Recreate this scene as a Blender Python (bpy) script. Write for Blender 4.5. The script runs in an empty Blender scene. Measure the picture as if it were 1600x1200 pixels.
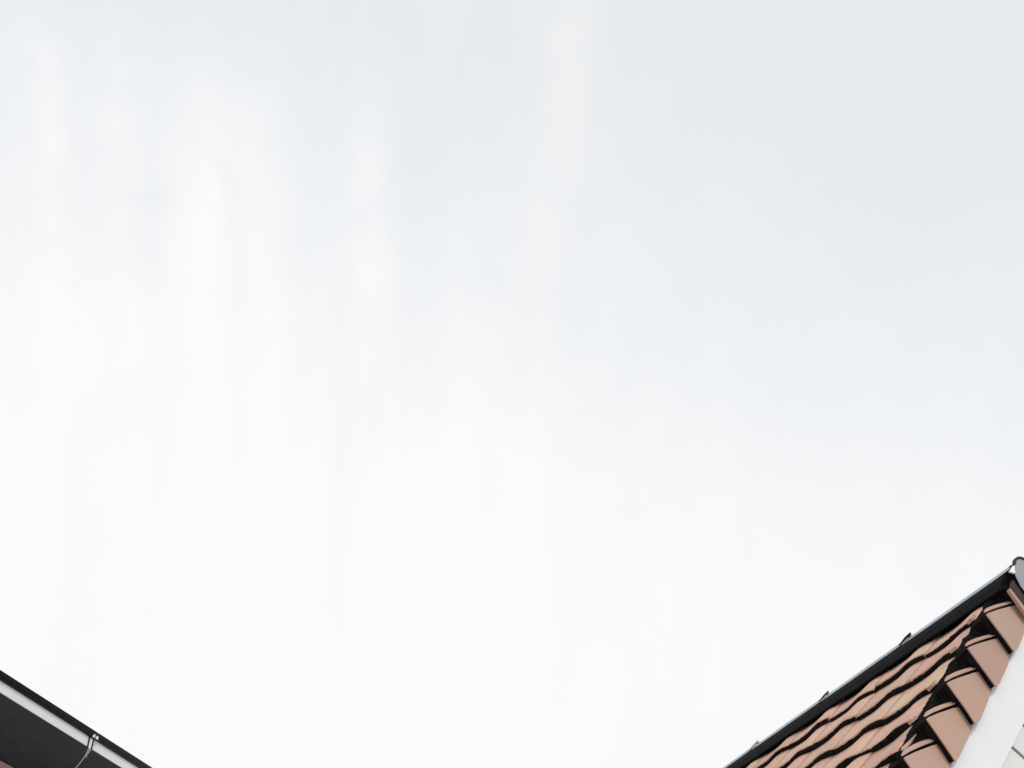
import bpy, bmesh, math, random
from mathutils import Vector, Matrix, noise
random.seed(7)
R_ = math.radians
scene = bpy.context.scene
COL = scene.collection

# ------------------------------------------------------------------ camera
CAM_Z = 1.7
PITCH = 36.0
F_PX = 1900.0                       # focal length in pixels of a 1600 px wide frame
cam_d = bpy.data.cameras.new("camera")
cam_d.sensor_fit = 'HORIZONTAL'
cam_d.sensor_width = 36.0
cam_d.lens = 36.0 * F_PX / 1600.0
cam_d.clip_start = 0.05
cam_d.clip_end = 6000.0
cam = bpy.data.objects.new("camera", cam_d)
cam.location = (0, 0, CAM_Z)
cam.rotation_euler = (R_(90 + PITCH), 0, 0)
COL.objects.link(cam)
scene.camera = cam

# ------------------------------------------------------------------ exposure
scene.view_settings.view_transform = 'Standard'
scene.view_settings.look = 'None'
scene.view_settings.exposure = 0.0
scene.view_settings.gamma = 1.0
scene.view_settings.use_curve_mapping = False

# ------------------------------------------------------------------ sun (high thin overcast: soft)
SUN_EL, SUN_AZ = 33.0, 158.0        # azimuth from +Y, clockwise: behind the camera, slightly right
sun_d = bpy.data.lights.new("sun", 'SUN')
sun_d.energy = 1.35
sun_d.angle = R_(12)
sun_d.color = (1.0, 0.965, 0.92)
sun = bpy.data.objects.new("sun", sun_d)
el, az = R_(SUN_EL), R_(SUN_AZ)
sdir = Vector((math.sin(az) * math.cos(el), math.cos(az) * math.cos(el), math.sin(el)))
sun.rotation_euler = sdir.to_track_quat('Z', 'Y').to_euler()
COL.objects.link(sun)

# ------------------------------------------------------------------ world: daylight sky under a veil of high cloud
world = bpy.data.worlds.new("World")
scene.world = world
world.use_nodes = True
nt = world.node_tree
nt.nodes.clear()
def wn(t, **kw):
    n = nt.nodes.new(t)
    for k, v in kw.items():
        setattr(n, k, v)
    return n
def wl(a, b):
    nt.links.new(a, b)
def wmath(op, a, b=None, c=None, clamp=False):
    n = wn('ShaderNodeMath', operation=op)
    n.use_clamp = clamp
    for i, v in enumerate((a, b, c)):
        if v is None:
            continue
        if isinstance(v, (int, float)):
            n.inputs[i].default_value = v
        else:
            wl(v, n.inputs[i])
    return n.outputs[0]
def wmix(fac, a, b):
    n = wn('ShaderNodeMix', data_type='RGBA')
    if isinstance(fac, (int, float)):
        n.inputs[0].default_value = fac
    else:
        wl(fac, n.inputs[0])
    for i, v in ((6, a), (7, b)):
        if isinstance(v, tuple):
            n.inputs[i].default_value = v
        else:
            wl(v, n.inputs[i])
    return n.outputs[2]
def wsmooth(v, a, b, lo=0.0, hi=1.0):
    n = wn('ShaderNodeMapRange', interpolation_type='SMOOTHSTEP')
    wl(v, n.inputs[0])
    for i, q in enumerate((a, b, lo, hi)):
        n.inputs[i + 1].default_value = q
    return n.outputs[0]

sky = wn('ShaderNodeTexSky', sky_type='NISHITA')
sky.sun_disc = False
sky.sun_elevation = el
sky.sun_rotation = az
sky.dust_density = 2.0
coord = wn('ShaderNodeTexCoord')
sep = wn('ShaderNodeSeparateXYZ')
wl(coord.outputs['Generated'], sep.inputs[0])
dx, dy, dz = sep.outputs
# fall streaks: the cloud is combed along one direction that rises away over the street
cp, sp = math.cos(R_(PITCH)), math.sin(R_(PITCH))
along = wmath('ADD', wmath('MULTIPLY', dy, -sp), wmath('MULTIPLY', dz, cp))
depth = wmath('ADD', wmath('MULTIPLY', dy, cp), wmath('MULTIPLY', dz, sp))
def streaks(kx, ka, detail, rough, off, dist=0.0):
    cmb = wn('ShaderNodeCombineXYZ')
    wl(wmath('MULTIPLY', dx, kx), cmb.inputs[0])
    wl(wmath('MULTIPLY', along, ka), cmb.inputs[1])
    wl(wmath('MULTIPLY_ADD', depth, 1.5, off), cmb.inputs[2])
    n = wn('ShaderNodeTexNoise')
    wl(cmb.outputs[0], n.inputs['Vector'])
    n.inputs['Scale'].default_value = 1.0
    n.inputs['Detail'].default_value = detail
    n.inputs['Roughness'].default_value = rough
    n.inputs['Distortion'].default_value = dist
    return n.outputs[0]
st_big = streaks(7.5, 2.0, 2.0, 0.45, 3.1, 0.3)
st_fine = streaks(24.0, 1.6, 2.0, 0.5, 9.7, 0.2)
soft = streaks(5.0, 5.0, 3.0, 0.5, 21.3)
# the veil thickens towards the horizon and towards the left-hand part of the sky
arg = wmath('ADD', along, wmath('MULTIPLY', dx, 0.20))
arg = wmath('ADD', arg, wmath('MULTIPLY', wmath('SUBTRACT', soft, 0.5), 0.16))
thick = wmath('ADD', wmath('MULTIPLY', wsmooth(arg, 0.30, -0.16), 0.92), wsmooth(dx, 0.30, -0.10, 0.0, 0.14))
comb = wsmooth(dx, 0.16, -0.12, 0.25, 1.0)          # the fall streaks are strongest on the left
rag = wmath('ADD', wmath('MULTIPLY', wmath('SUBTRACT', st_big, 0.5), 0.60),
            wmath('MULTIPLY', wmath('SUBTRACT', st_fine, 0.5), 0.50))
thick = wmath('MULTIPLY_ADD', rag, comb, thick)
# separate plumes of falling cloud: place, width, upper end, weight
wob = wmath('MULTIPLY', wmath('SUBTRACT', soft, 0.5), 0.03)
fr = wmath('MULTIPLY', wmath('SUBTRACT', st_fine, 0.5), 0.10)
dxw = wmath('ADD', dx, wob)
front = wsmooth(depth, 0.6, 0.8)
broken = wsmooth(streaks(13.0, 9.0, 4.0, 0.55, 41.0, 0.6), 0.36, 0.62, 0.35, 1.0)
for cx_, w_, top_, gain_ in ((-0.345, 0.013, 0.320, 0.46), (-0.298, 0.015, 0.320, 0.46), (-0.238, 0.017, 0.320, 0.38),
                             (-0.206, 0.022, 0.300, 0.36), (-0.114, 0.014, 0.275, 0.30), (-0.262, 0.012, 0.28, 0.20),
                             (-0.02, 0.016, 0.10, 0.22), (0.055, 0.020, 0.06, 0.18)):
    q_ = wmath('SUBTRACT', dxw, cx_)
    g_ = wmath('POWER', 2.718, wmath('MULTIPLY', wmath('MULTIPLY', q_, q_), -1.0 / (2 * w_ * w_)))
    g_ = wmath('MULTIPLY', g_, wsmooth(wmath('ADD', along, fr), top_, top_ - 0.11))
    g_ = wmath('MULTIPLY', g_, wsmooth(along, -0.05, 0.12))
    thick = wmath('MULTIPLY_ADD', wmath('MULTIPLY', wmath('MULTIPLY', g_, front), broken), gain_, thick)
lumps = streaks(16.0, 9.0, 5.0, 0.55, 63.0, 0.8)
thick = wmath('ADD', thick, wmath('MULTIPLY', wmath('SUBTRACT', lumps, 0.5), 0.30), clamp=True)
veil_thin = (0.808, 0.842, 0.876, 1)
veil_thick = (0.985, 0.985, 0.987, 1)
mid = wn('ShaderNodeValToRGB')
wl(thick, mid.inputs[0])
mid.color_ramp.elements[0].color = veil_thin
mid.color_ramp.elements[1].color = veil_thick
e_ = mid.color_ramp.elements.new(0.50)
e_.color = (0.885, 0.904, 0.930, 1)
veil = mid.outputs[0]
# one long narrow fall streak, leaning a little
sx = wmath('SUBTRACT', wmath('SUBTRACT', dxw, 0.012), wmath('MULTIPLY', along, 0.11))
g = wmath('POWER', 2.718, wmath('MULTIPLY', wmath('MULTIPLY', sx, sx), -2000.0))
g = wmath('MULTIPLY', g, wsmooth(along, -0.02, 0.20))
g = wmath('MULTIPLY', g, front)
veil = wmix(wmath('MULTIPLY', wmath('MULTIPLY', g, broken), 0.60), veil, (0.945, 0.932, 0.925, 1))
bg_sky = wn('ShaderNodeBackground')
bg_sky.inputs[1].default_value = 0.10
wl(sky.outputs[0], bg_sky.inputs[0])
bg_veil = wn('ShaderNodeBackground')
bg_veil.inputs[1].default_value = 1.0
wl(veil, bg_veil.inputs[0])
mixs = wn('ShaderNodeMixShader')
mixs.inputs[0].default_value = 0.97
wl(bg_sky.outputs[0], mixs.inputs[1])
wl(bg_veil.outputs[0], mixs.inputs[2])
wout = wn('ShaderNodeOutputWorld')
wl(mixs.outputs[0], wout.inputs[0])

# ------------------------------------------------------------------ materials
def material(name, base, rough=0.8, var=0.0, var_scale=6.0, alt=None, metallic=0.0,
             bump=0.0, bump_scale=80.0, per_object=0.0, stretch=None, spec=0.5, speck=None):
    m = bpy.data.materials.new(name)
    m.use_nodes = True
    t = m.node_tree
    b = t.nodes['Principled BSDF']
    b.inputs['Roughness'].default_value = rough
    b.inputs['Metallic'].default_value = metallic
    b.inputs['Specular IOR Level'].default_value = spec
    tc = t.nodes.new('ShaderNodeTexCoord')
    vec = tc.outputs['Object']
    oi = t.nodes.new('ShaderNodeObjectInfo')
    addv = t.nodes.new('ShaderNodeVectorMath'); addv.operation = 'ADD'
    sc = t.nodes.new('ShaderNodeVectorMath'); sc.operation = 'SCALE'
    sc.inputs[0].default_value = (37.0, 91.0, 53.0)
    t.links.new(oi.outputs['Random'], sc.inputs['Scale'])
    t.links.new(vec, addv.inputs[0]); t.links.new(sc.outputs[0], addv.inputs[1])
    vec = addv.outputs[0]
    if stretch:
        mp = t.nodes.new('ShaderNodeMapping')
        mp.inputs['Scale'].default_value = stretch
        t.links.new(vec, mp.inputs['Vector'])
        vec = mp.outputs[0]
    def nz(scale, detail=5.0, rgh=0.6):
        n = t.nodes.new('ShaderNodeTexNoise')
        n.inputs['Scale'].default_value = scale
        n.inputs['Detail'].default_value = detail
        n.inputs['Roughness'].default_value = rgh
        t.links.new(vec, n.inputs['Vector'])
        return n.outputs[0]
    def rng(v, a, bb, lo, hi):
        n = t.nodes.new('ShaderNodeMapRange')
        t.links.new(v, n.inputs[0])
        for i, q in enumerate((a, bb, lo, hi)):
            n.inputs[i + 1].default_value = q
        return n.outputs[0]
    def mix(fac, a, bb):
        n = t.nodes.new('ShaderNodeMix'); n.data_type = 'RGBA'
        t.links.new(fac, n.inputs[0])
        for i, v in ((6, a), (7, bb)):
            if isinstance(v, tuple):
                n.inputs[i].default_value = (*v[:3], 1)
            else:
                t.links.new(v, n.inputs[i])
        return n.outputs[2]
    alt = alt or tuple(c * 0.7 for c in base)
    colr = mix(rng(nz(var_scale), 0.35, 0.7, 0.0, var), base, alt)
    if speck:
        colr = mix(rng(nz(speck[1], 2.0), 0.60, 0.72, 0.0, speck[2]), colr, speck[0])
    if per_object:
        hsv = t.nodes.new('ShaderNodeHueSaturation')
        t.links.new(colr, hsv.inputs['Color'])
        t.links.new(rng(oi.outputs['Random'], 0, 1, 1 - per_object, 1 + per_object), hsv.inputs['Value'])
        w2 = t.nodes.new('ShaderNodeMath'); w2.operation = 'FRACT'
        w3 = t.nodes.new('ShaderNodeMath'); w3.operation = 'MULTIPLY'; w3.inputs[1].default_value = 17.3
        t.links.new(oi.outputs['Random'], w3.inputs[0]); t.links.new(w3.outputs[0], w2.inputs[0])
        t.links.new(rng(w2.outputs[0], 0, 1, 0.5 - per_object * 0.12, 0.5 + per_object * 0.12), hsv.inputs['Hue'])
        colr = hsv.outputs[0]
    t.links.new(colr, b.inputs['Base Color'])
    if bump:
        bp = t.nodes.new('ShaderNodeBump')
        bp.inputs['Strength'].default_value = bump
        bp.inputs['Distance'].default_value = 0.01
        t.links.new(nz(bump_scale, 6.0, 0.65), bp.inputs['Height'])
        t.links.new(bp.outputs[0], b.inputs['Normal'])
    return m

M_TILE = material('clay_tile', (0.71, 0.435, 0.325), 0.85, 0.9, 4.0, (0.735, 0.50, 0.375), bump=0.7, bump_scale=120,
                  per_object=0.075, speck=((0.38, 0.20, 0.14), 60.0, 0.85))
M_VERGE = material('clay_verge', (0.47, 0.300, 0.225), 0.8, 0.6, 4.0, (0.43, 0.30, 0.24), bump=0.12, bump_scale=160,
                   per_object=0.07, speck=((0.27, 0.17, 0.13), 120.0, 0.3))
M_BROWN = material('brown_board', (0.038, 0.020, 0.014), 0.7, 0.6, 6.0, (0.03, 0.018, 0.014))
M_JOINT_SHADE = material('black_joint_shade', (0.005, 0.0045, 0.0045), 0.95, 0.8, 30.0, (0.022, 0.018, 0.016), bump=0.9, bump_scale=90, spec=0.1)  # black for painted shade under the butts and for the dark valley joint
M_BITUMEN = material('black_flashing', (0.0030, 0.0040, 0.0050), 0.8, 0.7, 8.0, (0.006, 0.009, 0.012), bump=0.25, bump_scale=40, spec=0.12)
M_ZINC = material('zinc', (0.52, 0.55, 0.57), 0.42, 0.6, 7.0, (0.36, 0.39, 0.41), metallic=0.75, bump=0.08, bump_scale=30)
M_GREY = material('grey_metal', (0.34, 0.35, 0.365), 0.35, 0.7, 9.0, (0.27, 0.28, 0.29), bump=0.05, bump_scale=40)
M_DARKMETAL = material('dark_metal', (0.012, 0.012, 0.014), 0.5, 0.5, 20.0, (0.03, 0.03, 0.03), metallic=0.2)
M_WHITE = material('white_paint', (0.80, 0.80, 0.80), 0.5, 0.4, 5.0, (0.75, 0.748, 0.74), bump=0.06, bump_scale=60, stretch=(1, 2.5, 0.6), speck=((0.6, 0.59, 0.57), 35.0, 0.10))
M_OFFWHITE = material('off_white_board', (0.71, 0.72, 0.69), 0.6, 0.4, 5.0, (0.65, 0.66, 0.63), bump=0.10, bump_scale=90, per_object=0.03)
M_MEMBRANE = material('black_membrane', (0.008, 0.008, 0.008), 0.9, spec=0.1)
M_GUTTER = material('dark_gutter', (0.004, 0.0125, 0.016), 0.5, 0.8, 5.0, (0.005, 0.010, 0.019), stretch=(1, 0.25, 1), spec=0.22)
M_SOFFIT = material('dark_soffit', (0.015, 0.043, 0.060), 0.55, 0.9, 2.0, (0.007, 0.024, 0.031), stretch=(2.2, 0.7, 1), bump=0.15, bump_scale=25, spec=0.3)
M_SALMON = material('salmon_render', (0.80, 0.57, 0.48), 0.9, 0.7, 5.0, (0.74, 0.50, 0.42), bump=0.5, bump_scale=60)
M_RENDER = material('pale_render', (0.62, 0.60, 0.55), 0.9, 0.6, 2.0, (0.52, 0.50, 0.46), bump=0.3, bump_scale=60)
M_FASCIA = material('fascia_paint', (0.82, 0.83, 0.825), 0.5, 0.5, 3.0, (0.75, 0.76, 0.75), bump=0.05, bump_scale=60)
M_CLIP = material('white_highlight', (0.88, 0.88, 0.86), 0.4)
M_CABLE = material('grey_cable', (0.42, 0.42, 0.43), 0.5)
M_GROUND = material('paving', (0.50, 0.505, 0.51), 0.9, 0.8, 0.6, (0.42, 0.425, 0.43), bump=0.4, bump_scale=12)

# ------------------------------------------------------------------ helpers
def link(name, me, mat=None, parent=None):
    o = bpy.data.objects.new(name, me)
    COL.objects.link(o)
    if mat is not None and me is not None and not me.materials:
        me.materials.append(mat)
    if parent is not None:
        o.parent = parent
    return o
def mesh_of(bm, name, smooth=False):
    bmesh.ops.recalc_face_normals(bm, faces=bm.faces)
    me = bpy.data.meshes.new(name)
    bm.to_mesh(me)
    bm.free()
    if smooth:
        for p in me.polygons:
            p.use_smooth = True
    return me
def prism(bm, poly, axis, a, b, place=None):
    """Closed prism of a 2-D outline pushed from a to b along one axis ('x','y','z')."""
    def P(u, v, w):
        q = {'x': (w, u, v), 'y': (u, w, v), 'z': (u, v, w)}[axis]
        return Vector(q) if place is None else place(*q)
    n = len(poly)
    lo = [bm.verts.new(P(u, v, a)) for u, v in poly]
    hi = [bm.verts.new(P(u, v, b)) for u, v in poly]
    bm.faces.new(lo); bm.faces.new(hi[::-1])
    for i in range(n):
        bm.faces.new((lo[i], lo[(i + 1) % n], hi[(i + 1) % n], hi[i]))
def box(bm, x0, x1, y0, y1, z0, z1):
    prism(bm, [(x0, y0), (x1, y0), (x1, y1), (x0, y1)], 'z', z0, z1)
def tube(bm, pts, rad, seg=8):
    rings = []
    for i, p in enumerate(pts):
        p = Vector(p)
        d = (Vector(pts[min(i + 1, len(pts) - 1)]) - Vector(pts[max(i - 1, 0)])).normalized()
        u = d.cross(Vector((0.3, 0.9, 0.1))).normalized()
        v = d.cross(u)
        r = rad[i] if isinstance(rad, (list, tuple)) else rad
        rings.append([bm.verts.new(p + (u * math.cos(a) + v * math.sin(a)) * r)
                      for a in [2 * math.pi * k / seg for k in range(seg)]])
    for a, b in zip(rings, rings[1:]):
        for k in range(seg):
            bm.faces.new((a[k], a[(k + 1) % seg], b[(k + 1) % seg], b[k]))
    bm.faces.new(rings[0][::-1]); bm.faces.new(rings[-1])
def bevel_edges(bm, off, seg=1):
    bmesh.ops.bevel(bm, geom=list(bm.edges), offset=off, segments=seg, affect='EDGES', profile=0.6)
def tag(o, label, cat, group=None):
    o['label'] = label; o['category'] = cat
    if group:
        o['group'] = group

# ------------------------------------------------------------------ ground
bm = bmesh.new()
bmesh.ops.create_grid(bm, x_segments=8, y_segments=8, size=1500)
ground = link('ground', mesh_of(bm, 'ground'), M_GROUND)
ground['kind'] = 'structure'

# ================================================================== RIGHT HOUSE
RIDGE_YAW = 18.489
PITCH_R = 50.5
APEX = Vector((2.8946, 6.2515, 3.2093 + CAM_Z))
ca, sa = math.cos(R_(PITCH_R)), math.sin(R_(PITCH_R))
house = link('house', None)
house.location = (APEX.x, APEX.y, 0)
house.rotation_euler = (0, 0, R_(RIDGE_YAW))        # local +y runs along the ridge, away from the camera
tag(house, 'steep clay tiled house with white bargeboard and metal capped ridge, cut by the right edge', 'house')
HL = 7.0                                            # length along the ridge
EAVE = 2.6                                          # ridge to eave, vertical
HALF = EAVE / math.tan(R_(PITCH_R))
AZ = APEX.z

# walls: one gabled block
bm = bmesh.new()
def gz(x):
    return AZ - 0.24 - abs(x) * math.tan(R_(PITCH_R))
prism(bm, [(-HALF, 0), (HALF, 0), (HALF, gz(HALF)), (0, gz(0)), (-HALF, gz(HALF))], 'y', 0.105, HL - 0.1)
link('wall', mesh_of(bm, 'wall'), M_RENDER, house)
# black membrane behind the gable boards
bm = bmesh.new()
zc = AZ - EAVE
prism(bm, [(-HALF + 0.05, zc - 0.25), (HALF - 0.05, zc - 0.25), (HALF - 0.05, gz(HALF - 0.05) + 0.03), (0, gz(0) + 0.03), (-HALF + 0.05, gz(HALF - 0.05) + 0.03)], 'y', 0.078, 0.102)
link('membrane', mesh_of(bm, 'membrane'), M_MEMBRANE, house)

def slope_frame(side):
    """Frame of one roof slope: x along the ridge, y down the slope, z out of the roof."""
    if side < 0:
        cols = (Vector((0, 1, 0)), Vector((-ca, 0, -sa)), Vector((-sa, 0, ca)))
    else:
        cols = (Vector((0, -1, 0)), Vector((ca, 0, -sa)), Vector((sa, 0, ca)))
    m = Matrix((cols[0], cols[1], cols[2])).transposed().to_4x4()
    m.translation = Vector((0, 0, AZ))
    return m
SLOPE = EAVE / sa + 0.15

# roof slope towards the street
bm = bmesh.new()
box(bm, 0.03, HL, 0.02, SLOPE, -0.10, -0.045)
roof = link('roof', mesh_of(bm, 'roof'), M_BITUMEN, house)
roof.matrix_local = slope_frame(-1)

# ---- field tiles -------------------------------------------------------------
TW = 0.55            # cover width
GAUGE = 0.272
T0 = 0.325           # first visible butt
STEP = 0.026         # rise of a butt over the tile below
AMP = 0.0098
R_START = 0.155
def wave(u):
    # flat pan with a broad roll
    return AMP * (math.cos(2 * math.pi * (u / TW - 0.25)) + 0.18 * math.cos(4 * math.pi * (u / TW - 0.25)))
def tile_mesh(k):
    rnd = random.Random(k)
    seg = 10
    bm = bmesh.new()
    rows = []
    thick = 0.013
    for t, w in ((-GAUGE - 0.05, -0.012), (-0.02, STEP * 0.93), (0.0, STEP * 0.93 - 0.003)):
        top, bot = [], []
        for i in range(seg + 1):
            u = TW * i / seg
            j = rnd.uniform(-1, 1) * (0.0012 if t > -0.1 else 0)
            uu = u - 0.0008 if i == seg else (u + 0.0008 if i == 0 else u)
            tt = t + (rnd.uniform(-1, 1) * 0.004 if t > -0.01 else 0)
            top.append(bm.verts.new((uu, tt, wave(u) + w + j)))
            bot.append(bm.verts.new((uu, tt, wave(u) + w + j - (thick if t < -0.001 else thick * 0.7))))
        rows.append((top, bot))
    for (ta, ba), (tb, bb) in zip(rows, rows[1:]):
        for i in range(seg):
            bm.faces.new((ta[i], ta[i + 1], tb[i + 1], tb[i]))
            bm.faces.new((ba[i], bb[i], bb[i + 1], ba[i + 1]))
        for i in (0, seg):
            bm.faces.new((ta[i], tb[i], bb[i], ba[i]))
    for (ta, ba) in (rows[0], rows[-1]):
        for i in range(seg):
            bm.faces.new((ta[i], ta[i + 1], ba[i + 1], ba[i]))
    return mesh_of(bm, 'tile', True)
tile_meshes = [tile_mesh(k) for k in range(6)]
for me in tile_meshes:
    me.materials.append(M_TILE)
    for p in me.polygons:
        p.use_smooth = abs(p.normal.y) < 0.5
NROW = int((SLOPE + 0.05 - T0) / GAUGE) + 1
NCOL = int((HL - R_START) / TW) - 1
rr = random.Random(11)
shade_bm = bmesh.new()
for r in range(NROW):
    tb = T0 + GAUGE * r
    shift = rr.uniform(-0.10, 0.10)
    base_jit = rr.uniform(-0.012, 0.012)
    edge = []
    for c in range(NCOL):
        o = bpy.data.objects.new('tile', tile_meshes[rr.randrange(6)])
        COL.objects.link(o)
        o.parent = roof
        dt = base_jit + rr.uniform(-0.015, 0.015)
        rz = rr.uniform(-0.026, 0.026)
        dn = rr.uniform(-0.0015, 0.0015)
        x = R_START + c * TW + shift + rr.uniform(-0.003, 0.003) + 0.02 * math.sin(r * 2.1)
        o.location = (x, tb + dt, -0.004 + dn)
        o.rotation_euler = (rr.uniform(-0.006, 0.006), rr.uniform(-0.008, 0.008), rz)
        edge.append((x, tb + dt, -0.004 + dn, rz))
    # black strip standing in for the shade under the butts of this course
    n = int(NCOL * TW / 0.022)
    prev = None
    x_first = edge[0][0] + 0.005
    for i in range(n):
        x = x_first + i * 0.022
        c = max(0, min(NCOL - 1, int((x - edge[0][0]) / TW)))
        ex, et, en, ez = edge[c]
        et += (x - ex) * ez
        top = wave(x - ex) + en + STEP * 0.93 - 0.004
        q = Vector((x * 26, r * 7.7, 0.5))
        f = noise.noise(q) * 0.5 + noise.noise(q * 2.7) * 0.3
        big = noise.noise(Vector((x * 3.1, r * 3.3, 4)))
        lip = 0.007 + 0.009 * f + 0.013 * max(-0.3, big)
        low = top - STEP - 0.012 + 0.004 * noise.noise(q * 1.3)
        top_j = top + 0.005 * noise.noise(q * 1.9) + 0.010 * max(0, noise.noise(Vector((x * 3.2, r * 5.1, 9))) - 0.1)
        ring = [Vector((x, et - 0.05, top - 0.012)), Vector((x, et + lip * 0.4, top_j)),
                Vector((x, et + lip + 0.003, top_j - 0.008)), Vector((x, et + lip + 0.008 + 0.004 * f, low + 0.004)),
                Vector((x, et + lip + 0.012, low)), Vector((x, et - 0.05, low))]
        ring = [shade_bm.verts.new(v) for v in ring]
        if prev:
            for k in range(6):
                shade_bm.faces.new((prev[k], prev[(k + 1) % 6], ring[(k + 1) % 6], ring[k]))
        else:
            shade_bm.faces.new(ring)
        prev = ring
    shade_bm.faces.new(prev[::-1])
butt_shades = link('butt_shade', mesh_of(shade_bm, 'butt_shade'), M_JOINT_SHADE, roof)
butt_shades['kind'] = 'stuff'

# ---- verge tiles ---------------------------------------------------------------
VT0, VG = 0.443, 0.2825
V_TILT = 0.485
V_TOP = 0.042
def verge_mesh(k, mirror=False):
    rnd = random.Random(50 + k)
    bm = bmesh.new()
    sgn = -1 if mirror else 1
    def place(x, y, z):
        # butt end stands a little further out than the head, so each tile laps the next one down
        return Vector((sgn * (x - 0.020 - y * 0.17), y, z))
    j = lambda a: rnd.uniform(-a, a)
    flange = [(0.0, V_TOP), (0.012, V_TOP - 0.03), (0.058, -0.10), (0.092 + j(.006), -0.176), (0.05, -0.185 + j(.004)), (-0.10, -0.187),
              (-0.24, -0.183), (-0.30, -0.115), (-0.20, V_TOP - 0.20 * V_TILT), (-0.095, V_TOP - 0.095 * V_TILT + 0.005), (-0.02, V_TOP - 0.006)]
    prism(bm, flange, 'x', 0.0, 0.009, place)
    # roll above the drip groove: rises away from the gable and down into the valley
    sec = [(0.004, 0.010), (0.002, 0.016), (0.022, 0.030), (0.055, 0.039), (0.095, 0.036), (0.105, 0.026), (0.105, 0.010)]
    rings = []
    for t, sh, wd in ((-0.26, 1.1, 1.0), (-0.16, 1.0, 0.80), (-0.07, 0.75, 0.45), (-0.006, 0.25, 0.10)):
        e = V_TOP + t * V_TILT
        bow = 0.004 if -0.2 < t < -0.05 else 0.0
        rings.append([bm.verts.new(place(r * wd, t, e + bow + 0.012 + (n - 0.007) * sh)) for r, n in sec])
    m = len(sec)
    for a, b in zip(rings, rings[1:]):
        for i in range(m):
            bm.faces.new((a[i], a[(i + 1) % m], b[(i + 1) % m], b[i]))
    bm.faces.new(rings[0]); bm.faces.new(rings[-1][::-1])
    me = mesh_of(bm, 'verge_tile')
    me.materials.append(M_VERGE)
    return me
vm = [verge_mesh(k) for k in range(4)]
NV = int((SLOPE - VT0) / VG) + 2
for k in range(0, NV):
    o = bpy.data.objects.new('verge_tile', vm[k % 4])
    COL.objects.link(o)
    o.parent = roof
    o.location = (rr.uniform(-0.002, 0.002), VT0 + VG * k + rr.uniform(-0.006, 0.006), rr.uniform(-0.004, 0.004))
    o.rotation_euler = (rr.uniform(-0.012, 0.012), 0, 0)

# short first piece tucked under the end cap
bm = bmesh.new()
prism(bm, [(0.182, 0.010), (0.196, 0.010), (0.275, -0.176), (0.245, -0.178), (0.222, -0.110)], 'x', -0.036, -0.012)
o = link('verge_tile', mesh_of(bm, 'verge_tile'), M_VERGE, roof)
bm = bmesh.new()
prism(bm, [(0.108, 0.018), (0.180, 0.006), (0.226, -0.110), (0.242, -0.178), (0.160, -0.178), (0.150, -0.083)], 'x', -0.030, -0.010)
link('end_board', mesh_of(bm, 'end_board'), M_BROWN, roof)
# broken bits of clay caught in the black valley fill
for (x, t, n, a) in ((0.150, 0.385, 0.052, 0.3), (0.165, 0.640, 0.050, -0.2), (0.172, 0.93, 0.046, 0.5), (0.158, 1.21, 0.046, 0.1)):
    bm = bmesh.new()
    prism(bm, [(-0.035, -0.008), (0.02, -0.012), (0.034, 0.004), (-0.01, 0.011)], 'z', -0.012, 0.006)
    o = link('tile_fragment', mesh_of(bm, 'tile_fragment'), M_TILE, roof)
    o.location = (x, t, n); o.rotation_euler = (0.2, 0.1, a)

# black fill: dark joint in the valley, shade painted in behind each verge flange
bm = bmesh.new()
NT = 260
prev = None
t_end = VT0 + VG * NV - 0.05
for i in range(NT + 1):
    t = 0.06 + (t_end - 0.06) * i / NT
    k = math.ceil((t - VT0 + 0.010) / VG)
    ph = t - (VT0 + VG * k)                      # <= 0 : distance up from this tile's butt
    e = V_TOP + V_TILT * ph - 0.012
    e = max(e, -0.050)
    q = Vector((t * 9, 0, 2.2)); q2 = Vector((t * 30, 5, 1))
    wob = 0.035 * noise.noise(q) + 0.012 * noise.noise(q2)
    inner = R_START + 0.022 + wob
    hgt = 0.018 + 0.010 * noise.noise(Vector((t * 14, 3, 7))) + 0.005 * noise.noise(q2 * 1.6)
    ring = [(0.026, -0.165), (0.026, e - 0.004), (0.075, e + 0.006), (0.135, max(e, 0.0) * 0.5 + hgt * 0.8),
            (0.16, hgt + 0.006), (inner - 0.02, hgt + 0.008), (inner, hgt - 0.004), (inner + 0.012, -0.03), (0.15, -0.044)]
    ring = [bm.verts.new((r, t, n)) for r, n in ring]
    if prev:
        m = len(ring)
        for a in range(m):
            bm.faces.new((prev[a], prev[(a + 1) % m], ring[(a + 1) % m], ring[a]))
    else:
        bm.faces.new(ring)
    prev = ring
bm.faces.new(prev[::-1])
# black wedges painted in as the shade behind each verge tile butt
for k in range(0, NV):
    tk = VT0 + VG * k
    def lean(x, y, z, tk=tk):
        return Vector((x - 0.020 - (y - tk) * 0.17, y, z))
    w = rr.uniform(-0.008, 0.008)
    prism(bm, [(tk - 0.004, V_TOP - 0.006), (tk + 0.008, V_TOP - 0.034), (tk + 0.054, -0.102), (tk + 0.088, -0.172), (tk - 0.10, -0.172), (tk - 0.12, -0.02)],
          'x', 0.0092, 0.062 + w, lean)
vb = link('verge_joint_shade', mesh_of(bm, 'verge_joint_shade'), M_JOINT_SHADE, roof)

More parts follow.
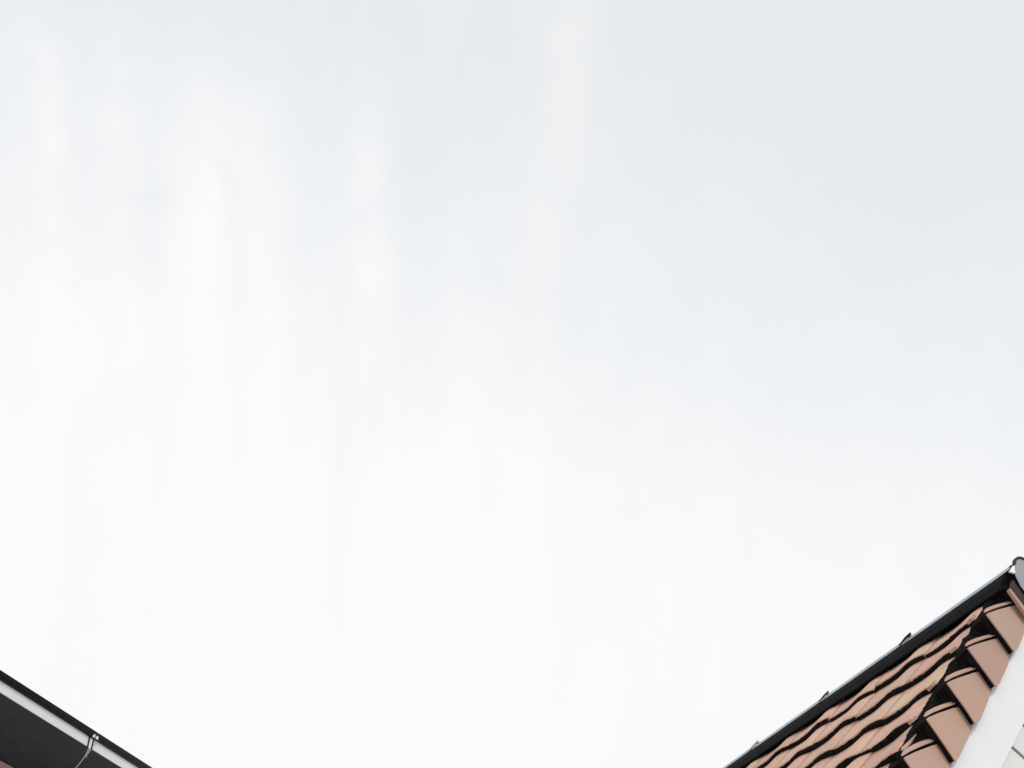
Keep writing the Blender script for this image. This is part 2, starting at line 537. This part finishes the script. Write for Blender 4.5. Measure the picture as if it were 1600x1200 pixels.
# ---- ridge: black flashing, zinc capping in lapped lengths, end cap -------------
def qz(q, z):                                     # point left of / above the apex -> house local
    return (-q, AZ + z)
bm = bmesh.new()
def flash_outline(side):
    # from under the capping down over the heads of the first course
    pts = [(0.0, 0.015), (0.030, 0.004)]
    for t, n in ((0.060, 0.060), (0.115, 0.052), (0.170, 0.034), (0.173, 0.024), (0.12, 0.006), (0.02, -0.03)):
        q = ca * t + sa * n; z = -sa * t + ca * n
        pts.append((q, z))
    return pts
prev = None
nseg = 90
for i in range(nseg + 1):
    y = 0.035 + (HL - 0.05) * i / nseg
    a = flash_outline(-1)
    w = 0.006 * noise.noise(Vector((y * 2.2, 1, 1))) + 0.003 * noise.noise(Vector((y * 7, 4, 1)))
    L = []
    for idx, (q, z) in enumerate(a):
        if idx in (4, 5):
            q += w * ca; z -= w * sa
        L.append((q, z))
    full = L + [(-q, z) for q, z in L[1:][::-1]]
    ring = [bm.verts.new((-q, y, AZ + z)) for q, z in full]
    if prev:
        m = len(ring)
        for k in range(m):
            bm.faces.new((prev[k], prev[(k + 1) % m], ring[(k + 1) % m], ring[k]))
    else:
        bm.faces.new(ring)
    prev = ring
bm.faces.new(prev[::-1])
fl = link('flashing', mesh_of(bm, 'flashing'), M_BITUMEN, house)

CAPQ = [(-0.060, 0.008), (-0.056, 0.024), (-0.042, 0.038), (0.0, 0.047), (0.042, 0.038), (0.056, 0.024), (0.060, 0.008)]
def cap_section(y0, y1, lift):
    bm = bmesh.new()
    th = 0.003
    st = [(y0, lift), (y0 + 0.035, lift * 0.62), (y0 + 0.16, lift * 0.3), (y0 + 0.42, 0.002), (y1, -0.001)]
    prev = None
    for y, h in st:
        s = 1.0 + h * 1.4
        outer = [(q * s, z + h) for q, z in CAPQ]
        inner = [(q * s * (1 - th / 0.055), z + h - (th if abs(q) < 0.05 else 0)) for q, z in CAPQ][::-1]
        ring = [bm.verts.new((-q, y, AZ + z)) for q, z in outer + inner]
        if prev:
            m = len(ring)
            for k in range(m):
                bm.faces.new((prev[k], prev[(k + 1) % m], ring[(k + 1) % m], ring[k]))
        else:
            bm.faces.new(ring)
        prev = ring
    bm.faces.new(prev[::-1])
    return mesh_of(bm, 'ridge_cap')
joints = [0.0, 1.07, 2.08, 3.12, 4.14, 5.15, HL - 0.02]
lifts = [0.006, 0.011, 0.009, 0.012, 0.010, 0.012]
caps = []
for i in range(len(joints) - 1):
    y0 = joints[i] - (0.0 if i == 0 else 0.05)
    caps.append(link('ridge_cap', cap_section(y0, joints[i + 1] + 0.02, lifts[i]), M_ZINC, house))
    if i:
        # dark fixing hook at the lap
        bm = bmesh.new()
        hk = (0.0085, 0.006, 0.003, 0.006, 0.006)[i - 1]
        z1 = lifts[i] + 0.026
        tube(bm, [(0.058, y0 + 0.10, AZ + 0.020), (0.058, y0 + 0.02, AZ + z1 + 0.002), (0.055, y0 - 0.010, AZ + z1 + 0.006), (0.050, y0 - 0.026, AZ + z1 + 0.013)][:],
             [hk * 0.6, hk * 0.8, hk, hk * 0.9], 8)
        tube(bm, [(-0.058, y0 + 0.10, AZ + 0.020), (-0.058, y0 + 0.02, AZ + z1 + 0.002), (-0.055, y0 - 0.010, AZ + z1 + 0.006), (-0.050, y0 - 0.026, AZ + z1 + 0.013)][:],
             [hk * 0.6, hk * 0.8, hk, hk * 0.9], 8)
        link('hook', mesh_of(bm, 'hook', True), M_DARKMETAL, caps[-1])

# shield shaped end cap with a dark rim and a white sliver painted in as a highlight
bm = bmesh.new()
END = []
for i in range(13):                                # rounded head
    a = math.pi * i / 12
    END.append((0.052 * math.cos(a), 0.026 + 0.052 * math.sin(a)))
END += [(-0.060, -0.010), (-0.066, -0.045), (-0.052, -0.105), (-0.014, -0.165), (0.014, -0.165), (0.052, -0.105), (0.066, -0.045), (0.060, -0.010)]
EQ, EZ = 0.004, -0.006
END = [(q + EQ, z + EZ) for q, z in END]
prism(bm, [(-q, AZ + z) for q, z in END], 'y', -0.047, -0.037)
bevel_edges(bm, 0.004)
endc = link('end_cap', mesh_of(bm, 'end_cap'), M_GREY, house)
bm = bmesh.new()
arc = [math.pi * (0.02 + 0.96 * i / 14) for i in range(15)]
ring = [(0.058 * math.cos(a) + EQ, 0.026 + 0.058 * math.sin(a) + EZ) for a in arc] + [(0.047 * math.cos(a) + EQ, 0.024 + 0.046 * math.sin(a) + EZ) for a in arc[::-1]]
prism(bm, [(-q, AZ + z) for q, z in ring], 'y', -0.052, -0.032)
link('rim', mesh_of(bm, 'rim'), M_DARKMETAL, endc)
bm = bmesh.new()
prism(bm, [(-0.104, AZ - 0.030), (-0.064, AZ - 0.036), (-0.058, AZ + 0.010), (-0.066, AZ + 0.014)], 'y', -0.044, -0.032)
link('highlight_sliver', mesh_of(bm, 'highlight_sliver'), M_CLIP, endc)

# ---- bargeboard and gable cladding (drawn in the slope frame) -------------------
SF = slope_frame(-1)
def in_slope(name, mat, build, parent=house):
    bm = bmesh.new()
    build(bm)
    o = link(name, mesh_of(bm, name), mat, parent)
    o.matrix_local = SF
    return o
def barge(bm):
    n0, n1 = -0.155, -0.408
    # mitred on the vertical line through the apex
    m0, m1 = -n0 * sa / ca, -n1 * sa / ca
    prism(bm, [(m0, n0), (SLOPE + 0.05, n0), (SLOPE - 0.1, n1), (m1, n1)], 'x', 0.022, 0.050)
    bevel_edges(bm, 0.003, 2)
in_slope('bargeboard', M_WHITE, barge)
def barge_trim(bm):
    n0, n1 = -0.120, -0.152
    prism(bm, [(0.15, n0), (SLOPE + 0.05, n0), (SLOPE + 0.05, n1), (0.15, n1)], 'x', 0.026, 0.048)
in_slope('bargeboard_trim', M_WHITE, barge_trim)

def board_poly(t1, t2):
    n_low = lambda t: max(-0.8235 * t * 1.0 - 0.004, (-EAVE - 0.2 + sa * t) / ca)
    return [(t1, -0.412), (t2, -0.412), (t2, n_low(t2)), (t1, n_low(t1))]
t = 0.985 - 0.17 * 2 - 0.0
gap = 0.020
while t < SLOPE - 0.25:
    t1, t2 = t + gap / 2, t + 0.17 - gap / 2
    def bd(bm, t1=t1, t2=t2):
        prism(bm, board_poly(t1, t2), 'x', 0.052, 0.074)
    in_slope('siding_board', M_OFFWHITE, bd)
    t += 0.17

# ---- far slope: same covering, joined, it faces away ----------------------------
SF = slope_frame(1)
bm = bmesh.new()
box(bm, -HL, -0.03, 0.02, SLOPE, -0.10, -0.045)
roof2 = link('roof', mesh_of(bm, 'roof'), M_BITUMEN, house)
roof2.matrix_local = SF
bm = bmesh.new()
for r in range(NROW):
    tb = T0 + GAUGE * r
    prev = None
    for i in range(60):
        x = -HL + 0.1 + (HL - 0.25) * i / 59
        w = wave(x)
        ring = [bm.verts.new((x, tb - GAUGE - 0.04, w - 0.012)), bm.verts.new((x, tb, w + STEP * 0.9)), bm.verts.new((x, tb, w + STEP * 0.9 - 0.013)), bm.verts.new((x, tb - GAUGE - 0.04, w - 0.025))]
        if prev:
            for k in range(4):
                bm.faces.new((prev[k], prev[(k + 1) % 4], ring[(k + 1) % 4], ring[k]))
        prev = ring
far = link('tile_courses', mesh_of(bm, 'tile_courses'), M_TILE, roof2)
far['kind'] = 'stuff'
vmm = [verge_mesh(k, True) for k in range(2)]
for k in range(0, NV):
    o = bpy.data.objects.new('verge_tile', vmm[k % 2])
    COL.objects.link(o)
    o.parent = roof2
    o.location = (0, VT0 + VG * k, 0)
def barge_r(bm):
    n0, n1 = -0.155, -0.408
    m0, m1 = -n0 * sa / ca, -n1 * sa / ca
    prism(bm, [(m0, n0), (SLOPE + 0.05, n0), (SLOPE - 0.1, n1), (m1, n1)], 'x', -0.050, -0.022)
    bevel_edges(bm, 0.003, 2)
in_slope('bargeboard', M_WHITE, barge_r)
t = 0.985 - 0.17 * 2
while t < SLOPE - 0.25:
    t1, t2 = t + gap / 2, t + 0.17 - gap / 2
    def bd(bm, t1=t1, t2=t2):
        prism(bm, board_poly(t1, t2), 'x', -0.074, -0.052)
    in_slope('siding_board', M_OFFWHITE, bd)
    t += 0.17

# ================================================================== LEFT HOUSE
DL = 11.0
GPT = Vector((-3.79244509, 8.53239608, 3.5798851)) * (DL / 10.0)     # outer top edge of the gutter, relative to the eye
EYE = Vector((0, 0, CAM_Z))
EAVE_YAW = -math.degrees(math.atan2(0.26750455, 0.9635566))
lh = link('house', None)
base = EYE + GPT
lh.location = (base.x, base.y, 0)
lh.rotation_euler = (0, 0, R_(EAVE_YAW))            # local +y along the eave, local -x into the house
tag(lh, 'salmon house with deep blue-black soffit, white fascia and dark gutter, cut by the left edge', 'house')
GZ = base.z
GR = 0.048
Y0, Y1 = -5.5, 8.0
FX = -GR                              # fascia face
FB = GZ - 0.163 - 0.6 * FX                                     # fascia bottom
OV = 0.99                                           # soffit depth
# gutter: half round trough with a front bead
bm = bmesh.new()
seg = 14
out = [(-GR + GR * math.cos(math.pi + math.pi * i / seg), GZ + GR * math.sin(math.pi + math.pi * i / seg)) for i in range(seg + 1)]
inn = [(-GR + (GR - 0.003) * math.cos(math.pi + math.pi * i / seg), GZ + (GR - 0.003) * math.sin(math.pi + math.pi * i / seg)) for i in range(seg + 1)][::-1]
prism(bm, out + inn, 'y', Y0, Y1)
gutter = link('gutter', mesh_of(bm, 'gutter'), M_GUTTER, lh)
for p in gutter.data.polygons:
    p.use_smooth = abs(p.normal.y) < 0.5 and p.area > 0.02
bm = bmesh.new()
tube(bm, [(-0.003, Y0, GZ - 0.003), (-0.003, Y1, GZ - 0.003)], 0.007, 10)
link('bead', mesh_of(bm, 'bead', True), M_GUTTER, gutter)
# fascia
bm = bmesh.new()
box(bm, FX - 0.009, FX, Y0, Y1, FB, GZ - 0.044)
bevel_edges(bm, 0.002)
fascia = link('fascia', mesh_of(bm, 'fascia'), M_FASCIA, lh)
# soffit: long dark boards with shadow joints
bm = bmesh.new()
nb = 7
for i in range(nb):
    x1 = FX - 0.012 - (OV - 0.03) * i / nb
    x0 = FX - 0.012 - (OV - 0.03) * (i + 1) / nb + 0.0012
    box(bm, x0, x1, Y0, Y1, FB + 0.006, FB + 0.024)
link('soffit', mesh_of(bm, 'soffit'), M_SOFFIT, lh)
# wall
bm = bmesh.new()
box(bm, FX - OV - 6.0, FX - OV, Y0 + 0.5, Y1 - 0.5, 0.0, FB + 0.004)
link('wall', mesh_of(bm, 'wall'), M_SALMON, lh)
# roof slab above
bm = bmesh.new()
k = math.tan(R_(24))
xm = FX - OV - 3.0
prism(bm, [(-0.062, GZ - 0.018), (xm, GZ + 0.0 + k * (-xm)), (2 * xm - FX + 0.1, GZ), (2 * xm - FX + 0.1, GZ + 0.07), (xm, GZ + 0.06 + k * (-xm)), (-0.062, GZ + 0.008)], 'y', Y0, Y1)
link('roof', mesh_of(bm, 'roof'), M_BITUMEN, lh)

# gutter bracket with a white clip
BY = 1.47
bm = bmesh.new()
sb = [(-GR + (GR + 0.003) * math.cos(math.pi + math.pi * i / seg), GZ + (GR + 0.003) * math.sin(math.pi + math.pi * i / seg)) for i in range(seg + 1)]
sb2 = [(-GR + (GR + 0.0005) * math.cos(math.pi + math.pi * i / seg), GZ + (GR + 0.0005) * math.sin(math.pi + math.pi * i / seg)) for i in range(seg + 1)][::-1]
prism(bm, sb + sb2, 'y', BY - 0.022, BY + 0.030)
for dy in (-0.022, 0.042):
    prism(bm, [(FX + 0.001, GZ - 0.05), (FX + 0.010, GZ - 0.051), (FX + 0.010, FB - 0.030), (FX + 0.001, FB - 0.014)], 'y', BY + dy - 0.007, BY + dy + 0.007)
br = link('gutter_bracket', mesh_of(bm, 'gutter_bracket'), M_DARKMETAL, lh)
bm = bmesh.new()
prism(bm, [(BY - 0.012, GZ - 0.052), (BY + 0.032, GZ - 0.052), (BY + 0.026, FB + 0.010), (BY + 0.008, FB - 0.012), (BY - 0.008, FB - 0.020), (BY - 0.013, FB + 0.01)],
      'x', FX + 0.002, FX + 0.007)
for dy, w in ((-0.009, 0.012), (0.042, 0.014)):
    ang = R_(224)
    cx, cz = -GR - (GR + 0.006) * math.cos(ang), GZ + (GR + 0.006) * math.sin(ang)
    box(bm, cx - 0.005, cx + 0.005, BY + dy - w, BY + dy + w, cz - 0.014, cz + 0.012)
link('clip', mesh_of(bm, 'clip'), M_CLIP, br)

# loose grey cable hanging from the bracket
bm = bmesh.new()
pts = []
for i in range(19):
    s = i / 18
    pts.append((FX + 0.010 - 0.01 * s - 0.38 * s * s, BY - 0.010 - 0.02 * s, FB - 0.012 - 0.50 * s + 0.05 * math.sin(s * 3.0)))
tube(bm, pts, 0.0042, 8)
tube(bm, [(FX + 0.010, BY + 0.020, FB - 0.010), (FX + 0.004, BY + 0.014, FB - 0.040), (FX - 0.004, BY + 0.006, FB - 0.062), (FX - 0.010, BY + 0.004, FB - 0.095)], [0.006, 0.0045, 0.0045, 0.006], 8)
cable = link('cable', mesh_of(bm, 'cable', True), M_CABLE)
cable.location = lh.location
cable.rotation_euler = lh.rotation_euler
tag(cable, 'thin loose grey cable dangling from the gutter bracket of the salmon house', 'cable')
